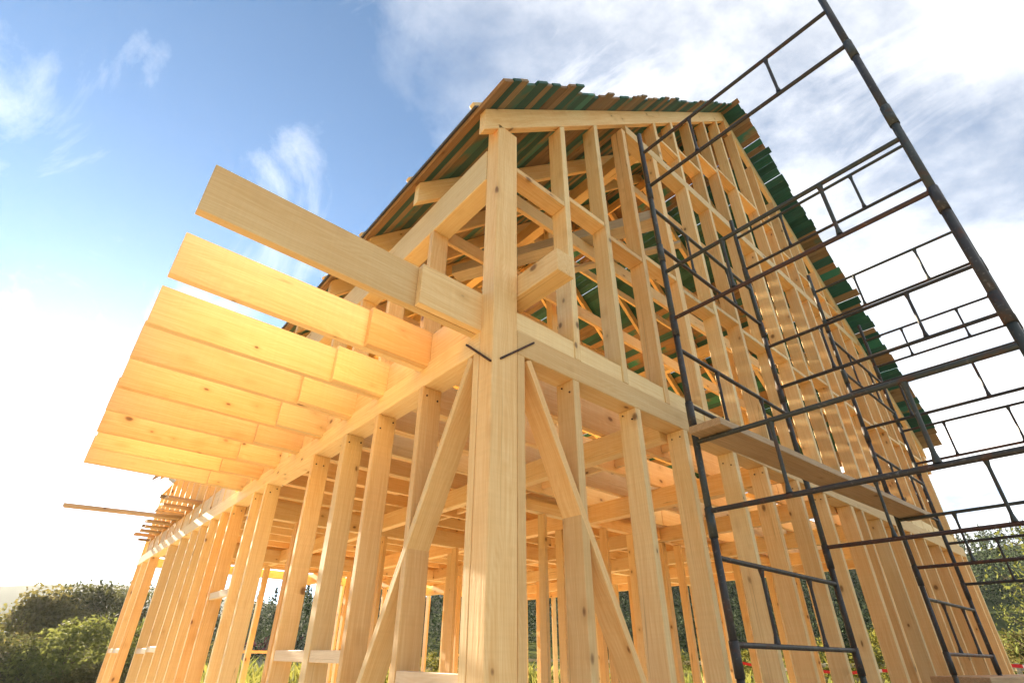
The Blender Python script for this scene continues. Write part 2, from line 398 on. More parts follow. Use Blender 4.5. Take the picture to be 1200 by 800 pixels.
# front wall (outer face y = 0)
RX = [.73, 1.38, 1.99, 2.75, 3.30, 3.96, 4.63, 5.42, 5.72, 6.35, 6.95, 7.52, 8.14, 8.88, 9.5, 10.13, 10.48]
for x in RX:
    th = .06 if abs(x - 5.42) > .01 else .09
    box('stud', H, x - th, x, 0, T, .22, ZR0 - .001, 'pine', .004, .003, .0035)
# back and right walls
for k in range(1, 18):
    if k in (5, 6, 11, 12): continue
    box('stud', H, W - T, W, k * .66 - .05, k * .66, .22, ZR0 - .001, 'pine', .003)
for k in range(1, 16):
    if k in (4, 8, 9): continue
    box('stud', H, k * .66 - .05, k * .66, D - T, D, .22, ZR0 - .001, 'pine', .003)
# nail heads near the tops of the nearer studs and on the joists
nail_me = None
def nail(p, d):
    global nail_me
    if nail_me is None:
        V, Fc = [], []; tube_geo(V, Fc, (0, 0, -.004), (0, 0, .0015), .0065, .0065, 7); nail_me = mesh_of('nail', V, Fc, 'iron')
    o = link('nail', nail_me, None, H); o.matrix_basis = Matrix.Translation(p) @ Vector(d).to_track_quat('Z', 'Y').to_matrix().to_4x4()
for y in LY[:7]:
    th = .05 if abs(y - 1.95) > .01 else .085
    for x, z in ((.035, 2.66), (.11, 2.69)): nail((x + R.uniform(-.015, .015), y - th - .0045, z + R.uniform(-.03, .03)), (0, -1, 0))
for x in RX[:8]:
    th = .06 if abs(x - 5.42) > .01 else .09
    for y, z in ((.04, 2.67), (.11, 2.69)): nail((x - th - .0045, y + R.uniform(-.015, .015), z + R.uniform(-.03, .03)), (-1, 0, 0))
# nogging boards between studs
for y0, y1, z in ((1.40, 2.525, 1.15), (1.96, 2.525, 1.75)):
    pass
def nog(y0, y1, z, h=.07, mat='pine_pale'):
    box('nogging', H, .006, .05, y0 + .002, y1 - .002, z, z + h, mat, .001)
nog(1.39, 1.865, 1.145); nog(1.95, 2.53, 1.145); nog(4.27, 4.97, 1.70); nog(7.06, 7.73, 1.19); nog(7.78, 8.54, 1.17)
nog(10.26, 11.04, 1.17); nog(11.09, 11.70, 1.17); nog(.182, .73, 1.03, .095)
for k in range(4):
    x = RX[1 + 3 * k]
# interior: girders along Y on posts, a partition wall
for gx in (3.55, 7.0):
    box('girder', H, gx, gx + .12, .165, D - .165, ZJ0 - .22, ZJ0 - .003)
    for py in (1.6, 2.9, 4.1, 5.4, 6.9, 8.3, 10.0):
        box('post', H, gx + .005, gx + .115, py, py + .12, .14, ZJ0 - .224, 'pine', .004)
for k, px in enumerate([.8 + .63 * i for i in range(15)]):
    if abs(px - 3.6) < .2 or abs(px - 7.05) < .2: continue
    box('stud', H, px, px + .05, 4.95, 5.07, .14, ZJ0 - .224, 'pine', .004)
for a, b_ in ((.16, 3.54), (3.68, 6.99), (7.13, W - .16)):
    box('partition_plate', H, a, b_, 4.95, 5.07, ZJ0 - .223, ZJ0 - .003)
for a, b_ in ((.165, 3.54), (3.68, 6.99)):
    box('partition_plate', H, a, b_, 8.6, 8.72, ZJ0 - .223, ZJ0 - .003)
for px in [.9 + .6 * i for i in range(10)]:
    if abs(px - 3.6) < .2: continue
    box('stud', H, px, px + .05, 8.6, 8.72, .14, ZJ0 - .224, 'pine', .004)
for gx in (1.85, 5.3, 8.75):
    box('girder', H, gx, gx + .10, .165, D - .165, ZJ0 - .20, ZJ0 - .003)
    for py in (2.55, 3.8, 6.2, 7.6, 9.3, 10.8):
        box('post', H, gx + .005, gx + .095, py, py + .10, .14, ZJ0 - .204, 'pine', .004)
for a, b_ in ((1.96, 3.54), (3.68, 5.29), (5.41, 6.99), (7.13, 8.74), (8.86, W - .16)):
    box('partition_plate', H, a, b_, 2.55, 2.66, ZJ0 - .18, ZJ0 - .004)
    x = a + .35
    while x < b_ - .1:
        box('stud', H, x, x + .05, 2.55, 2.66, .14, ZJ0 - .183, 'pine', .004); x += .58
# low rails of the rear window openings
for k in range(3):
    box('window_rail', H, 2.0 + 2.9 * k, 3.9 + 2.9 * k, D - .12, D - .02, 1.2, 1.26)
# floor joists: run along X over the ring beams; the first nine are lapped with cantilevers for a balcony
JY = [.17, .755, 1.36, 1.89, 2.47, 3.02, 3.63, 4.17, 4.78]
for k, y in enumerate(JY):
    c = box('balcony_joist', H, -1.56 + R.uniform(-.012, .012), 1.5, y, y + .05, ZJ0, ZJ1 + R.uniform(-.006, .006), 'pine', .002, .003, .0012)
    y0 = y - .052
    box('floor_joist', H, -.42 + R.uniform(-.03, .03), 5.2, y0, y0 + .05, ZJ0 + .001, ZJ1 - .004, 'pine', .001)
    box('floor_joist', H, 5.21, W - .01, y0, y0 + .05, ZJ0 + .001, ZJ1 - .004)
y = 5.35
while y < D - .2:
    box('floor_joist', H, .012, 5.2, y, y + .05, ZJ0 + .001, ZJ1 - .004); box('floor_joist', H, 5.21, W - .01, y, y + .05, ZJ0 + .001, ZJ1 - .004)
    y += .58
# blocking between joists on the left ring beam (rim)
ys = [.17 + .052] + [v for v in JY[1:]]
prev = .13
for k, y in enumerate(JY):
    a, b_ = prev, y - .054
    if b_ - a > .1: box('rim_block', H, .012, .06, a, b_, ZR1, ZJ1 - .02, 'pine', .001)
    prev = y + .052
y = prev
for k in range(12):
    yn = 5.35 + .58 * k
    if yn > D - .2: break
    if yn - y > .1: box('rim_block', H, .012, .06, y + .002, yn - .002, ZR1, ZJ1 - .02, 'pine', .001)
    y = yn + .052
# first-floor sole rail on the front wall, set just behind the stud faces
box('sole_rail', H, .192, W - .16, .010, .105, ZR1, 3.055, 'pine', 0, .003)
# stub of the beam that runs out past the front wall beside the corner post
st = box('beam_stub', H, .194, .335, -.355, 1.5, 3.176, 3.345, 'pine', 0, .004)
# solid bridging between the joists
for bx in (2.7, 4.5, 6.2, 8.0):
    for k in range(len(JY) - 1):
        box('bridging', H, bx + .03 * (k % 2), bx + .05 + .03 * (k % 2), JY[k] + (.052 if bx < 1.5 else .0), JY[k + 1] - .054, ZJ0 + .05, ZJ1 - .03, 'pine', .002)
# sub-floor boards over the back part of the joists
x = .2
while x < W - .3:
    w_ = R.choice((.14, .16, .145))
    y0 = 2.6 + R.uniform(-.25, .3)
    box('floor_board', H, x, x + w_ - .006, y0, y0 + 4.4, ZJ1 + .008, ZJ1 + .033, 'pine', .001)
    box('floor_board', H, x, x + w_ - .006, y0 + 4.405, D - .3, ZJ1 + .008, ZJ1 + .033, 'pine', .001)
    x += w_
# ------------------------------------------------------------------ first floor walls
ZP0, ZP1 = 4.22, 4.42                            # wall plate
box('wall_plate', H, -.005, .155, .127, D, ZP0, ZP1 + .12, 'pine', 0, .004)
box('wall_plate', H, W - .155, W + .005, .0, D, ZP0, ZP1 + .12, 'pine', 0, .004)
yy = [.87, 1.51, 2.12, 2.71, 3.3, 3.92, 4.5, 5.1, 5.7, 6.3, 6.9, 7.5, 8.1, 8.7, 9.3, 9.9, 10.5, 11.1, 11.7]
for y in yy:
    box('stud', H, 0, T, y - .055, y, ZR1 if y > 0 else 0, ZP0 - .001, 'pine', .004, .003, .0035)
for k in range(1, 19):
    box('stud', H, W - T, W, k * .63 - .055, k * .63, ZR1, ZP0 - .001, 'pine', .003)
def raf_bot(x):                                  # underside of the rafters
    xx = x if x < W / 2 else W - x
    return 4.675 + SL * xx
def slope_stud(x0, x1, y0, y1, z0, name='stud'):
    """stud whose top is cut to the rafter slope"""
    L0, L1 = raf_bot(x0) - .002, raf_bot(x1) - .002
    cx, cy_ = (x0 + x1) / 2, (y0 + y1) / 2
    bm = bmesh.new()
    vs = []
    zc = (z0 + (L0 + L1) / 2) / 2
    for (x, y, z) in ((x0, y0, z0), (x1, y0, z0), (x1, y1, z0), (x0, y1, z0), (x0, y0, L0), (x1, y0, L1), (x1, y1, L1), (x0, y1, L0)):
        vs.append(bm.verts.new((z - zc, x - cx, y - cy_)))
    for f in ((0, 3, 2, 1), (4, 5, 6, 7), (0, 1, 5, 4), (1, 2, 6, 5), (2, 3, 7, 6), (3, 0, 4, 7)): bm.faces.new([vs[i] for i in f])
    bmesh.ops.recalc_face_normals(bm, faces=bm.faces[:])
    bmesh.ops.bevel(bm, geom=bm.edges[:], offset=.003, segments=1, affect='EDGES')
    me = bpy.data.meshes.new(name); bm.to_mesh(me); bm.free()
    o = link(name, me, 'pine', H)
    o.matrix_basis = Matrix(((0, 1, 0, cx + R.uniform(-.003, .003)), (0, 0, 1, cy_ + R.uniform(-.002, .002)), (1, 0, 0, zc), (0, 0, 0, 1)))
    return o
ZL0, ZL1 = 6.27, 6.40                            # gable ledger
UX = [.77, 1.28, 1.80, 2.40, 3.05, 3.59, 4.25, 4.82, 5.42, 6.12, 6.59, 7.2, 7.8, 8.4, 8.95, 9.55, 10.15]
UT = [.06, .06, .06, .09, .06, .06, .06, .06, .06, .09, .06, .06, .06, .06, .06, .06, .06]
for x, th in zip(UX, UT):
    x0, x1 = x - th, x
    if raf_bot(x0) < ZL0 + .02 or raf_bot(x1) < ZL0 + .02:
        slope_stud(x0, x1, 0, T, ZR1)
    else:
        box('stud', H, x0, x1, 0, T, ZR1, ZL0 - .001, 'pine', .004, .003, .0035)
UX2 = [2.56, 3.06, 3.65, 4.25, 4.85, 5.5, 6.0, 6.55, 7.1, 7.65, 8.2]
for x in UX2: slope_stud(x - .06, x, 0, T, ZL1)
xl = (ZL1 - 4.675) / SL + .02
box('ledger', H, xl, W - xl, 0, T, ZL0, ZL1 - .001, 'pine', 0, .004)
# flat blocking between the gable studs, staggered
def blocks(xs, ths, zs, zmax_fn):
    for k in range(len(xs) - 1):
        a, b_ = xs[k] + .001, xs[k + 1] - ths[k + 1] - .001
        z = zs[k % len(zs)]
        if b_ - a > .15 and z < raf_bot(a) - .1 and z < raf_bot(b_) - .1:
            box('blocking', H, a, b_, .004, T, z - .05, z, 'pine', 0)
blocks([.192] + UX, [0] + UT, [4.39, 4.50, 4.39, 4.47, 4.38, 4.5, 4.42, 4.50, 4.41, 4.57, 4.5, 4.48, 4.40, 4.52, 4.42, 4.5], None)
blocks(UX2, [.06] * 12, [6.87, 7.06, 7.52, 7.64, 7.6, 7.5, 7.06, 6.9, 6.85, 6.8], None)
# back gable studs
for k in range(1, 16):
    slope_stud(k * .65, k * .65 + .055, D - T, D, ZR1)
# ------------------------------------------------------------------ roof: rafters, ties, ridge
RH = .175; RV = RH / math.cos(TH)
def rafter(y0, side, th=.07, mat='pine'):
    """plumb-cut rafter; side 0 rises from x=0, side 1 from x=W"""
    xa, xb = -.13, W / 2 - .02
    za = 4.675 + SL * xa; zb = 4.675 + SL * xb
    c = Vector(((xa + xb) / 2, y0 + th / 2, (za + zb) / 2 + RV / 2))
    d = Vector((1, 0, SL)).normalized(); nrm = Vector((-SL, 0, 1)).normalized()
    bm = bmesh.new(); vs = []
    for y in (-th / 2, th / 2):
        for (x, z) in ((xa, za), (xb, zb), (xb, zb + RV), (xa, za + RV)):
            p = Vector((x, c.y, z)) - c
            vs.append(bm.verts.new((p.dot(d), y, p.dot(nrm))))
    for f in ((0, 1, 2, 3), (7, 6, 5, 4), (0, 4, 5, 1), (1, 5, 6, 2), (2, 6, 7, 3), (3, 7, 4, 0)): bm.faces.new([vs[i] for i in f])
    bmesh.ops.recalc_face_normals(bm, faces=bm.faces[:])
    bmesh.ops.bevel(bm, geom=bm.edges[:], offset=.004, segments=1, affect='EDGES')
    me = bpy.data.meshes.new('rafter'); bm.to_mesh(me); bm.free()
    o = link('rafter', me, mat, H)
    m = Matrix(((d.x, 0, nrm.x, c.x), (0, 1, 0, c.y), (d.z, 0, nrm.z, c.z), (0, 0, 0, 1)))
    if side: m = Matrix(((-1, 0, 0, W), (0, 1, 0, 0), (0, 0, 1, 0), (0, 0, 0, 1))) @ m @ Matrix.Diagonal((1, -1, 1, 1))
    o.matrix_basis = m
    return o
RAF = [0.0] + [.93 + .905 * k for k in range(12)] + [D - .07]
for y in RAF:
    rafter(y, 0); rafter(y, 1)
for k, y in enumerate(RAF[1:-1]):
    z = 5.22
    xa = (z - 4.675) / SL - .2
    box('collar_tie', H, xa + .25, W - xa - .25, y - .047, y - .002, z, z + .18)
    z2 = 7.4; xb = (z2 - 4.675) / SL
    box('collar_tie', H, xb - .05, W - xb + .05, y + .072, y + .117, z2, z2 + .15)
box('ridge_board', H, W / 2 - .018, W / 2 + .018, .0, D, 9.45, 9.66)
# purlins and struts inside
for px in (2.6, W - 2.6):
    z = raf_bot(px)
    box('purlin', H, px - .07, px + .07, .16, D - .16, z - .30, z - .075)
    for y in (2.0, 4.7, 7.4, 10.1):
        bar('strut', H, (px, y, ZJ1 + .04), (px, y, z - .302), .10, .10, up=(0, 1, 0))
        bar('strut', H, (px, y + .1, z - 1.1), (px, y + .8, z - .31), .05, .12, up=(1, 0, 0))
# roof boarding: boards along Y on the rafters, ends left ragged over the gable
UPN = Vector((-SL, 0, 1)).normalized(); DIRN = Vector((1, 0, SL)).normalized()
def roof_board(side, s, w_, y0, y1, mat, th=.024, lift=0.):
    """s: distance up the slope from the rafter foot"""
    base = Vector((-.13, 0, 4.675 + SL * -.13 + RV))
    c = base + DIRN * (s + w_ / 2) + UPN * (th / 2 + .002 + lift); c.y = (y0 + y1) / 2
    X, Y, Z = Vector((0, 1, 0)), UPN.cross(Vector((0, 1, 0))), UPN
    m = Matrix(((X.x, Y.x, Z.x, c.x), (X.y, Y.y, Z.y, c.y), (X.z, Y.z, Z.z, c.z), (0, 0, 0, 1)))
    m = m @ Matrix.Rotation(R.uniform(-.012, .012), 4, 'X')
    if side: m = Matrix(((-1, 0, 0, W), (0, 1, 0, 0), (0, 0, 1, 0), (0, 0, 0, 1))) @ m @ Matrix.Diagonal((1, -1, 1, 1))
    o = link('roof_board', box_mesh(round(y1 - y0, 2), round(w_, 3), th, mat, .002), None, H); o.matrix_basis = m
    return o
SLEN = (W / 2 + .13) / math.cos(TH)
rnd = random.Random(21)
FIRST = ['pine_roof', 'green', 'pine_roof', 'part_green', 'green', 'pine_roof', 'green', 'pine_roof', 'pine_roof', 'green', 'part_green', 'green', 'part_green', 'green']
for side in (0, 1):
    s = -.06; drift = .22; run = 0; nb = 0
    while s < SLEN - .02:
        w_ = rnd.choice((.10, .12, .135, .15)); w_ = min(w_, SLEN + .04 - s)
        if w_ < .05: break
        mat = rnd.choices(['green', 'pine_roof', 'part_green', 'pine_roof'], [.50, .22, .20, .08])[0]
        if side == 0 and nb < len(FIRST): mat = FIRST[nb]
        nb += 1
        run -= 1
        if run < 0: run = rnd.choice((0, 1, 1, 2)); drift = rnd.uniform(.21, .26)
        ov = drift + rnd.uniform(-.012, .012) + (.09 if side else (.04 if s < 1.2 else -.03))
        if rnd.random() < .04: ov += rnd.uniform(.02, .05)
        ym = rnd.choice((4.6, 5.5, 6.4)) 
        ye = D + rnd.uniform(.6, 1.1)
        gap = .010 if rnd.random() < .03 else .001
        roof_board(side, s, w_ - gap, round(-ov, 3), ym, mat)
        roof_board(side, s, w_ - gap, ym + .004, round(ye, 2), rnd.choice(['green', 'pine_roof', 'part_green', 'pine_roof']))
        s += w_
# dark felt over the left slope with counter battens on top
base = Vector((-.13, 0, 4.675 + SL * -.13 + RV))
bmv = []
p0 = base + DIRN * -.085 + UPN * .033; p1 = base + DIRN * (SLEN - .35) + UPN * .029
fc = Vector(((p0.x + p1.x) / 2, (.02 + D + .2) / 2, (p0.z + p1.z) / 2))
o = link('roof_felt', box_mesh((p1 - p0).length, D + .18, .014, 'membrane', .001), None, H)
o.matrix_basis = Matrix(((DIRN.x, 0, UPN.x, fc.x + UPN.x * .004), (0, 1, 0, fc.y), (DIRN.z, 0, UPN.z, fc.z + UPN.z * .004), (0, 0, 0, 1)))
for y in RAF:
    a = base + DIRN * -.05 + UPN * .066; b_ = base + DIRN * (SLEN - .4) + UPN * .066
    a.y = b_.y = y + .06
    bar('counter_batten', H, a, b_, .05, .04, 'pine', up=tuple(UPN))
# ------------------------------------------------------------------ loose boards on the house
def loose(name, p0, p1, w_, h_, mat, label, cat, group=None, up=(0, 0, 1)):
    p0, p1 = Vector(p0), Vector(p1)
    o = bar(name, None, p0, p1, w_, h_, mat, up=up)
    return tag(o, label, cat, group)
loose('weathered_plank', (1.30, 2.45, 5.475), (2.43, .19, 5.475), .20, .13, 'weathered', 'old grey weathered plank lying across the collar ties behind the front studs', 'plank')
loose('weathered_plank', (1.75, 2.45, 5.43), (2.95, .19, 5.43), .10, .04, 'weathered', 'narrow grey weathered lath lying beside the wider old plank on the ties', 'plank')
loose('loose_board', (-1.58, 8.98, 3.215), (.35, 8.62, 3.215), .14, .055, 'plank', 'long pale brown board sticking far out from the left wall', 'board')
for k in range(26):
    y = 7.3 + .175 * k + R.uniform(-.03, .03)
    if y > D - .15: break
    ln = .52 - .010 * k + R.uniform(-.12, .07)
    loose('loose_board', (-ln, y, 3.225 + .034 * (k % 3)), (.6, y + R.uniform(-.03, .03), 3.225 + .034 * (k % 3)), R.choice((.14, .16, .2)), .03, R.choice(['plank', 'plank', 'pine_roof', 'pine']),
          'short board end sticking out of the left wall above the ring beam', 'board', 'short board ends along the left wall')
loose('loose_board', (.55, .35, 3.215), (.95, 1.6, 3.215), .12, .05, 'part_green', 'green stained offcut lying on the joists behind the front wall', 'board')

# ------------------------------------------------------------------ scaffold towers
def scaffold(x0, x1, ya, yb, label):
    root = empty('scaffold_tower', (x0, ya, 0), label, 'scaffold', 'steel frame scaffold towers in front of the house')
    org = Vector((x0, ya, 0))
    def add(name, geo, mat, par):
        V, Fc = geo
        o = link(name, mesh_of(name, V, Fc, mat, True), None, par)
        return o
    def frame(a, b, zu, top=False):
        a, b = Vector((*a, 0)) - org, Vector((*b, 0)) - org
        zl = zu - .47
        mat = R.choice(['steel', 'steel', 'steel_green'])
        d = (b - a).normalized(); up = Vector((0, 0, zu)); V, Fc = [], []
        tube_geo(V, Fc, a + up + d * .018, b + up - d * .018, .0165, .0165, 10, False)
        fr = add('scaffold_frame', (V, Fc), mat, root)
        for p in (a, b):
            V, Fc = [], []
            tube_geo(V, Fc, p + Vector((0, 0, max(.02, zl - .14))), p + Vector((0, 0, zu + (.29 if top else .142))), .0225, .0225, 12)
            add('leg', (V, Fc), mat, fr)
        for p in (a, b):
            V, Fc = [], []
            tube_geo(V, Fc, p + Vector((0, 0, max(.03, zl - .165))), p + Vector((0, 0, zl + .02)), .0275, .0275, 12)
            add('coupling_sleeve', (V, Fc), 'steel_green' if R.random() < .4 else 'steel', fr)
        m_ = R.choice(['steel', 'steel_rust', 'steel']); V, Fc = [], []
        up = Vector((0, 0, zl))
        tube_geo(V, Fc, a + up + d * .018, b + up - d * .018, .0165, .0165, 10, False)
        add('rail', (V, Fc), m_, fr)
        L = (b - a).length
        for t in (.30, .715):
            V, Fc = [], []
            p = a + d * (L * t); q0 = p + Vector((0, 0, zl + .014)); q1 = p + Vector((0, 0, zu - .014))
            tube_geo(V, Fc, q0, q0 + Vector((0, 0, .055)), .021, .012, 8, False)
            tube_geo(V, Fc, q0 + Vector((0, 0, .055)), q1 - Vector((0, 0, .055)), .012, .012, 8, False)
            tube_geo(V, Fc, q1 - Vector((0, 0, .055)), q1, .012, .021, 8, False)
            add('spacer', (V, Fc), mat, fr)
    for k in range(8):
        zu = 5.50 - .7525 * k
        if zu < .5: break
        if k % 2 == 0:
            frame((x0, ya), (x0, yb), zu, k == 0); frame((x1, ya), (x1, yb), zu, k == 0)
        else:
            frame((x0, ya), (x1, ya), zu); frame((x0, yb), (x1, yb), zu)
    V, Fc = [], []
    for x in (x0, x1):
        for y in (ya, yb):
            V, Fc = [], []
            p = Vector((x, y, 0)) - org
            zb = gz(x, y)
            tube_geo(V, Fc, p + Vector((0, 0, zb)), p + Vector((0, 0, zb + .012)), .08, .08, 16)
            tube_geo(V, Fc, p + Vector((0, 0, zb + .012)), p + Vector((0, 0, .36)), .02, .02, 10)
            add('base_plate', (V, Fc), 'steel', root)
    return root
scaffold(1.625, 3.44, -.25, -1.97, 'dark steel scaffold tower of stacked frames nearest the corner post of the house')
scaffold(5.20, 7.05, -.42, -2.02, 'dark steel scaffold tower of stacked frames at the far end of the long plank')
tag(bar('scaffold_plank', None, (1.50, -.395, 2.536), (5.45, -.565, 2.536), .235, .05, 'plank', jit=0), 'long brown plank bridging the two scaffold towers below first floor level', 'plank')
tag(bar('scaffold_plank', None, (5.55, -.37, 1.052), (9.4, .0 - .62, 1.052), .48, .06, 'plank', jit=0), 'wide weathered plank low down on the scaffold tower farther from the corner post', 'plank')

# ------------------------------------------------------------------ vegetation
def leaf_cloud(rg, centers, radii, n, size, squash=.8, pick=None, sizes=None):
    """n small leaf quads spread through clumps"""
    k = rg.integers(0, len(centers), n) if pick is None else pick
    v = rg.normal(size=(n, 3)); v /= np.linalg.norm(v, axis=1)[:, None]
    v *= (rg.random(n) ** .45)[:, None]
    P = centers[k] + v * radii[k][:, None] * np.array([1, 1, squash])
    a = rg.normal(size=(n, 3)); a /= np.linalg.norm(a, axis=1)[:, None]
    b = np.cross(a, rg.normal(size=(n, 3))); b /= np.linalg.norm(b, axis=1)[:, None]
    sz = ((size if sizes is None else sizes) * rg.uniform(.6, 1.35, n))[:, None]
    Q = np.stack([P - a * sz, P - b * sz * .55, P + a * sz, P + b * sz * .55], 1).reshape(-1, 3)
    me = bpy.data.meshes.new('crown')
    me.vertices.add(4 * n); me.vertices.foreach_set('co', Q.astype(np.float32).ravel())
    me.loops.add(4 * n); me.loops.foreach_set('vertex_index', np.arange(4 * n, dtype=np.int32))
    me.polygons.add(n); me.polygons.foreach_set('loop_start', np.arange(0, 4 * n, 4, dtype=np.int32))
    me.update(calc_edges=True); me.validate()
    return me
def grow(rg, h, spread, trunk_r, lean=.06, nl=9, twigs=3, start=.28):
    """trunk with limbs and twigs; returns geometry and the limb tips"""
    V, Fc, tips = [], [], []
    p = Vector((0, 0, -.3)); segs = 7; top = .8 * h
    pts = [p.copy()]
    for i in range(segs):
        p = p + Vector((rg.normal() * lean * h / segs, rg.normal() * lean * h / segs, (top + .3) / segs)); pts.append(p.copy())
    for i in range(segs):
        tube_geo(V, Fc, pts[i], pts[i + 1], trunk_r * (1 - i / segs * .85), trunk_r * (1 - (i + 1) / segs * .85), 7, False)
    tips.append(pts[-1])
    for k in range(nl):
        t = start + (1 - start) * (k + rg.random() * .7) / nl
        f = t * segs; i = min(segs - 1, int(f)); b = pts[i].lerp(pts[i + 1], f - i)
        az = k * 2.4 + rg.normal() * .4; up = rg.uniform(.25, .8)
        L = spread * (1.05 - .55 * t) * rg.uniform(.75, 1.15)
        d = Vector((math.cos(az), math.sin(az), up)).normalized()
        m = b + d * L * .55; e = m + (d + Vector((rg.normal() * .25, rg.normal() * .25, .15))).normalized() * L * .5
        r = trunk_r * .42 * (1 - t * .6)
        tube_geo(V, Fc, b, m, r, r * .6, 6, False); tube_geo(V, Fc, m, e, r * .6, r * .22, 6, False)
        tips += [m, e]
        for j in range(twigs):
            q = b.lerp(e, rg.uniform(.4, .95)); dd = (d + Vector(rg.normal(size=3)) * .6).normalized()
            q2 = q + dd * L * rg.uniform(.2, .45); tube_geo(V, Fc, q, q2, r * .25, r * .08, 4, False); tips.append(q2)
    return V, Fc, tips
_kinds = {}
def tree_meshes(kind, seed, h, spread, trunk_r, n, leaf, size, clump, **k):
    rg = np.random.default_rng(seed)
    V, Fc, tips = grow(rg, h, spread, trunk_r, **k)
    tm = mesh_of('trunk', V, Fc, 'bark', True)
    C = np.array([tuple(t) for t in tips]); rad = clump * rg.uniform(.6, 1.25, len(C))
    cm = leaf_cloud(rg, C, rad, n, size); cm.materials.append(M[leaf])
    _kinds[kind] = (tm, cm)
tree_meshes('round_dark', 1, 9.0, 3.9, .24, 12500, 'leaf_dark', .12, 1.25, nl=14)
tree_meshes('olive', 2, 8.0, 3.6, .2, 11500, 'leaf_olive', .12, 1.15, nl=13)
tree_meshes('bright', 3, 6.0, 2.5, .13, 9000, 'leaf_bright', .085, .95, nl=12, start=.12)
tree_meshes('yellow', 4, 6.5, 2.7, .14, 8000, 'leaf_yellow', .085, .95, nl=12, start=.15)
tree_meshes('shrub', 5, 2.4, 1.3, .04, 2600, 'leaf_yellow', .055, .42, nl=11, start=.05)
tree_meshes('sparse', 6, 6.0, 3.0, .12, 1100, 'leaf_bright', .075, .55, nl=15, twigs=7, start=.15)
tree_meshes('hedge', 8, 3.2, 1.9, .06, 7000, 'leaf_dark', .06, .6, nl=12, start=.06)
AZ = lambda a, d: (CAM.x + d * math.sin(math.radians(a)), CAM.y + d * math.cos(math.radians(a)))
def tree(kind, az, d, height, label, group, name='tree', cat='tree', wide=1.0):
    x, y = AZ(az, d); z = gz(x, y) - .05
    o = empty(name, (x, y, z), label, cat, group)
    tm, cm = _kinds[kind]; h0 = max(v.co.z for v in cm.vertices)
    s = height / h0
    for nm, me in (('trunk', tm), ('crown', cm)):
        c = link(nm, me, None, o)
    o.scale = (s * wide, s * wide, s); o.rotation_euler = (0, 0, R.uniform(0, 6.28))
    return o
def top_at(az, d, el):
    x, y = AZ(az, d); return CAM.z + d * math.tan(math.radians(el)) - gz(x, y)
GL = 'trees on the slope beyond the left wall'
for kind, az, d, el, lab, wd in (
    ('round_dark', 5.6, 84, 5.6, 'tall dark round tree rising beside the far end of the left wall', 1.0),
    ('olive', 2.6, 80, 4.8, 'broad olive brown tree leaning against the tall dark tree', 1.1),
    ('bright', 4.1, 52, 3.0, 'bright green bushy tree in front of the tall dark tree', 1.15),
    ('round_dark', 1.4, 55, 1.5, 'dark low tree between the bright bush and the yellow tree', 1.1),
    ('yellow', -2.0, 75, 3.2, 'yellow green tree standing left of the olive brown tree', 1.0),
    ('olive', -.6, 60, 1.3, 'low olive tree below the yellow green tree', 1.2),
    ('olive', 5.9, 48, -.2, 'small olive bush at the foot of the bright green tree', 1.3),
    ('bright', 8.6, 58, 3.3, 'pale green tree seen through the far bay of the left wall', 1.0),
    ('olive', 10.8, 66, 3.0, 'olive tree seen between the far studs of the left wall', 1.0)):
    tree(kind, az, d, max(2.0, top_at(az, d, el)), lab, GL, wide=wd)
GR = 'trees and bushes beyond the right end of the house'
for kind, az, d, el, lab, wd in (
    ('sparse', 86.6, 21, 9.5, 'thin sparse tree with bare twigs and few yellow green leaves', 1.0),
    ('sparse', 84.0, 30, 6.0, 'small twiggy tree with thin foliage behind the far scaffold tower', 1.0),
    ('hedge', 84.6, 22, 2.6, 'dark green bush behind the red and white tape', 1.3),
    ('olive', 82.2, 34, 2.8, 'olive green bush at the far end of the front wall', 1.2),
    ('hedge', 87.8, 24, 4.0, 'tall dark bush at the foot of the sparse tree', 1.2)):
    tree(kind, az, d, max(1.5, top_at(az, d, el)), lab, GR, wide=wd)
GB = 'shrubs growing behind the house'
for i, (az, d, el, kind) in enumerate(((33.5, 24, .9, 'shrub'), (36.4, 22, .5, 'shrub'), (40.5, 23, 1.6, 'shrub'), (62, 21, 1.4, 'shrub'), (66.5, 20, 2.6, 'shrub'), (70, 22, 2.2, 'shrub'), (73.5, 21, 3.4, 'yellow'), (77, 24, 4.4, 'yellow'), (57, 24, 1.0, 'shrub'))):
    tree(kind, az, d, max(1.2, top_at(az, d, el)), 'tall sunlit yellow green tree close behind the right end wall' if kind == 'yellow' else 'sunlit yellow green shrub seen between the studs behind the house', GB, 'shrub', 'shrub', 1.2)
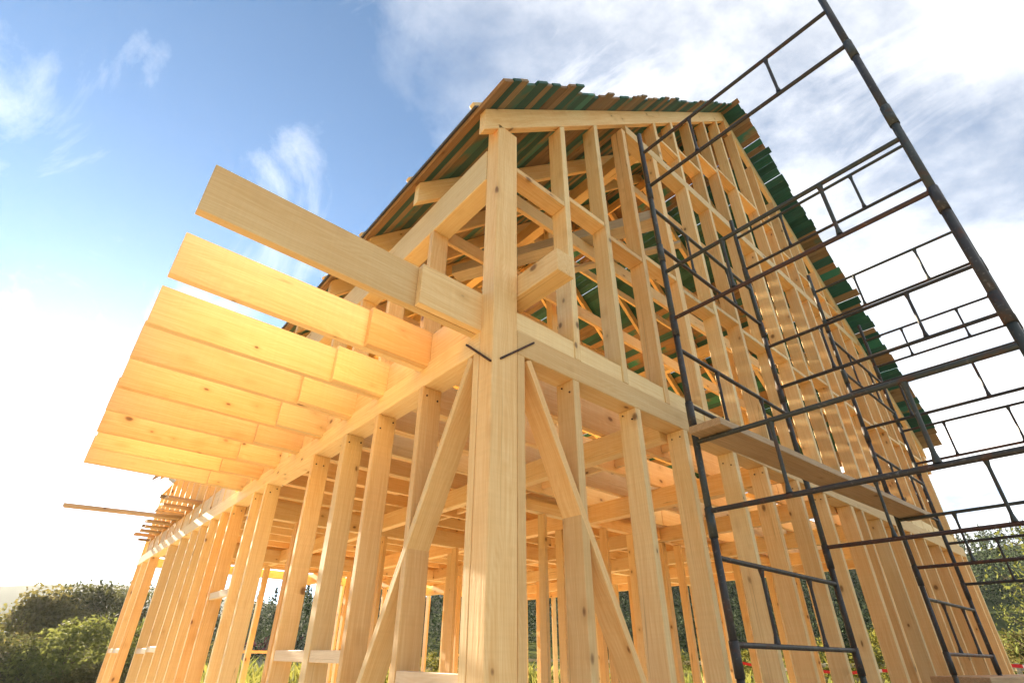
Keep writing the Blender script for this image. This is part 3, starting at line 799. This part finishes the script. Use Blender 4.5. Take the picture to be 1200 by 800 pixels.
# the conifer wood on the hillside: far off and uncountable
def forest():
    rg = np.random.default_rng(11); P, S = [], []
    n = 0
    while n < 2400:
        az = rg.uniform(9, 112); d = 75 + 330 * rg.random() ** 1.4
        if az > 76 and d < 140: continue
        x, y = AZ(az, d); z = gz(x, y); h = rg.uniform(7, 13) if d > 110 else rg.uniform(5, 8); n += 1
        m = 230 if d < 160 else 120
        if rg.random() < .5:                     # conifer: a loose cone
            t = rg.random(m) ** .7; r = h * .20 * (1.02 - t) * np.sqrt(rg.random(m)); a = rg.uniform(0, 6.283, m)
            q = np.stack([x + r * np.cos(a), y + r * np.sin(a), z + h * (.06 + .94 * t)], 1)
        else:                                    # broadleaf: a few clumps
            c = rg.normal(size=(6, 3)) * np.array([.13, .13, .14]) * h + np.array([x, y, z + h * .58])
            v = rg.normal(size=(m, 3)); v /= np.linalg.norm(v, axis=1)[:, None]
            q = c[rg.integers(0, 6, m)] + v * (h * .16) * (rg.random(m) ** .4)[:, None]
        P.append(q); S.append(np.full(m, .020 * h + .0006 * d))
    P = np.concatenate(P); S = np.concatenate(S)
    me = leaf_cloud(rg, P, np.zeros(len(P)), len(P), .5, pick=np.arange(len(P)), sizes=S); me.name = 'forest'
    me.materials.append(M['needle'])
    o = link('forest', me, None); tag(o, 'dark wooded hillside behind the house', 'forest', kind='stuff')
forest()
# tall grass behind and beside the house
def tall_grass():
    rg = np.random.default_rng(5); n = 26000
    az = np.radians(rg.uniform(14, 100, n)); d = 15.5 + 22 * rg.random(n) ** 1.3
    x = CAM.x + d * np.sin(az); y = CAM.y + d * np.cos(az)
    ok = ~((x < W + 1.2) & (y < D + 1.0)); x, y = x[ok], y[ok]; n = len(x)
    z = hill_h(x, y); h = rg.uniform(.35, 1.0, n) * (1 + .35 * np.sin(x * .9) * np.cos(y * .7)); a = rg.uniform(0, 6.28, n); w = .018
    lx, ly = rg.normal(size=n) * .16, rg.normal(size=n) * .16
    P = np.stack([np.stack([x - w * np.cos(a), y - w * np.sin(a), z], 1), np.stack([x + w * np.cos(a), y + w * np.sin(a), z], 1),
                  np.stack([x + lx * h + w * .7 * np.cos(a), y + ly * h + w * .7 * np.sin(a), z + h * .65], 1), np.stack([x + lx * h * 2, y + ly * h * 2, z + h], 1)], 1).reshape(-1, 3)
    me = bpy.data.meshes.new('tall_grass')
    me.from_pydata(P.tolist(), [], [(4 * i, 4 * i + 1, 4 * i + 2, 4 * i + 3) for i in range(n)]); me.materials.append(M['grass_blade'])
    tag(link('tall_grass', me, None), 'tall yellow green grass growing behind the house', 'grass', kind='stuff')
tall_grass()

# ------------------------------------------------------------------ small things behind the house
def cottage(az, d, w, dp, h_wall, h_roof, rot, label, wall):
    x, y = AZ(az, d); z = gz(x, y) - .1
    o = empty('cottage', (x, y, z), label, 'house', 'cottages in the valley'); o.rotation_euler = (0, 0, math.radians(rot))
    V = [(-w/2, -dp/2, 0), (w/2, -dp/2, 0), (w/2, dp/2, 0), (-w/2, dp/2, 0), (-w/2, -dp/2, h_wall), (w/2, -dp/2, h_wall), (w/2, dp/2, h_wall), (-w/2, dp/2, h_wall), (0, -dp/2, h_wall + h_roof), (0, dp/2, h_wall + h_roof)]
    Fc = [(0, 1, 5, 8, 4), (2, 3, 7, 9, 6), (1, 2, 6, 5), (3, 0, 4, 7), (4, 8, 9, 7), (5, 6, 9, 8), (3, 2, 1, 0)]
    link('wall', mesh_of('wall', V, Fc, wall), None, o)
    for s in (-1, 1):
        a = Vector((s * (w / 2 + .45), 0, h_wall - .45 * h_roof / (w / 2) + .08)); b = Vector((0, 0, h_wall + h_roof + .08))
        bar('roof_slope', o, a, b, dp + .9, .12, 'tile_red', up=(0, 0, 1))
    box('chimney', o, w * .12, w * .12 + .5, -.3, .3, h_wall + h_roof * .5, h_wall + h_roof + .8, 'tile_red')
    for k in (-1, 0, 1):
        wd = box('window', o, -.45 + k * w * .3, .45 + k * w * .3, -dp/2 - .03, -dp/2 + .02, h_wall * .4, h_wall * .85, 'white_paint')
        box('pane', wd, 0, 1, 0, 1, 0, 1, 'glass_dark') if False else None
        box('pane', o, -.38 + k * w * .3, .38 + k * w * .3, -dp/2 - .045, -dp/2 - .032, h_wall * .4 + .07, h_wall * .85 - .07, 'glass_dark')
    return o
cottage(17.6, 80, 6.5, 8, 2.2, 2.1, -30, 'small yellow cottage with dark red gable roof seen through the left wall', 'plaster')
cottage(24.7, 84, 7.5, 9, 2.2, 1.8, -75, 'low cottage with dark red roof side seen between two near studs', 'plaster')
# red and white barrier tape on stakes
tape_pts = [(14.8, -5.0), (13.4, .9), (12.2, 6.0)]
for k, (x, y) in enumerate(tape_pts):
    z = gz(x, y)
    tag(bar('stake', None, (x, y, z - .15), (x, y, z + 1.32), .045, .045, 'weathered', up=(0, 1, 0)), 'thin wooden stake holding the red and white barrier tape', 'stake', 'stakes of the barrier tape')
tp = empty('barrier_tape', (13.4, .8, 1.1), 'red and white striped barrier tape strung between stakes around the house', 'tape')
for (xa, ya), (xb, yb) in zip(tape_pts, tape_pts[1:]):
    L = math.hypot(xb - xa, yb - ya); n = int(L / .28)
    def P(t):
        return Vector((xa + (xb - xa) * t, ya + (yb - ya) * t, 1.22 - .22 * 4 * t * (1 - t) - .0 + .02 * math.sin(t * 23))) - Vector((13.4, .8, 1.1))
    for i in range(n):
        a, b = P(i / n), P((i + 1) / n)
        V = [tuple(a - Vector((0, 0, .03))), tuple(b - Vector((0, 0, .03))), tuple(b + Vector((0, 0, .03))), tuple(a + Vector((0, 0, .03)))]
        link('tape_band', mesh_of('tape_band', V, [(0, 1, 2, 3)], 'red_tape' if i % 2 else 'white_tape'), None, tp)
# wooden rail fence at the edge of the plot
fe = empty('rail_fence', (17, 6, 0), 'rough wooden rail fence at the edge of the plot behind the house', 'fence')
fpts = [(18.5, -4 + 2.6 * k) for k in range(9)] + [(18.5 - 2.6 * k, 19.2) for k in range(1, 5)]
for k, (x, y) in enumerate(fpts):
    z = gz(x, y); bar('post', fe, (x - 17, y - 6, z - .2), (x - 17, y - 6, z + 1.35), .09, .09, 'weathered', up=(0, 1, 0))
    if k + 1 < len(fpts):
        x2, y2 = fpts[k + 1]
        for hh in (.45, .85, 1.22): bar('rail', fe, (x - 17, y - 6, z + hh), (x2 - 17, y2 - 6, gz(x2, y2) + hh), .03, .11, 'weathered')

# ------------------------------------------------------------------ the hazy air
HAZE = True
if HAZE:
    zlo = min(gz(x, y) for x in range(-3000, 3001, 150) for y in range(-3000, 3001, 150)) - 9
    bm = bmesh.new(); bmesh.ops.create_cube(bm, size=1)
    for v in bm.verts: v.co = Vector((v.co.x * 6600 + 4, v.co.y * 6600 + 4, zlo if v.co.z < 0 else 190))
    me = bpy.data.meshes.new('haze'); bm.to_mesh(me); bm.free()
    m = bpy.data.materials.new('haze'); m.use_nodes = True; n, l = m.node_tree.nodes, m.node_tree.links; n.clear()
    pv = n.new('ShaderNodeVolumePrincipled'); pv.inputs['Color'].default_value = (.92, .95, 1, 1); pv.inputs['Density'].default_value = .00009; pv.inputs['Anisotropy'].default_value = .3
    out = n.new('ShaderNodeOutputMaterial'); l.new(pv.outputs[0], out.inputs['Volume']); me.materials.append(m)
    hz = bpy.data.objects.new('haze', me); col.objects.link(hz); tag(hz, 'thin pale haze filling the valley air', 'haze', kind='stuff')
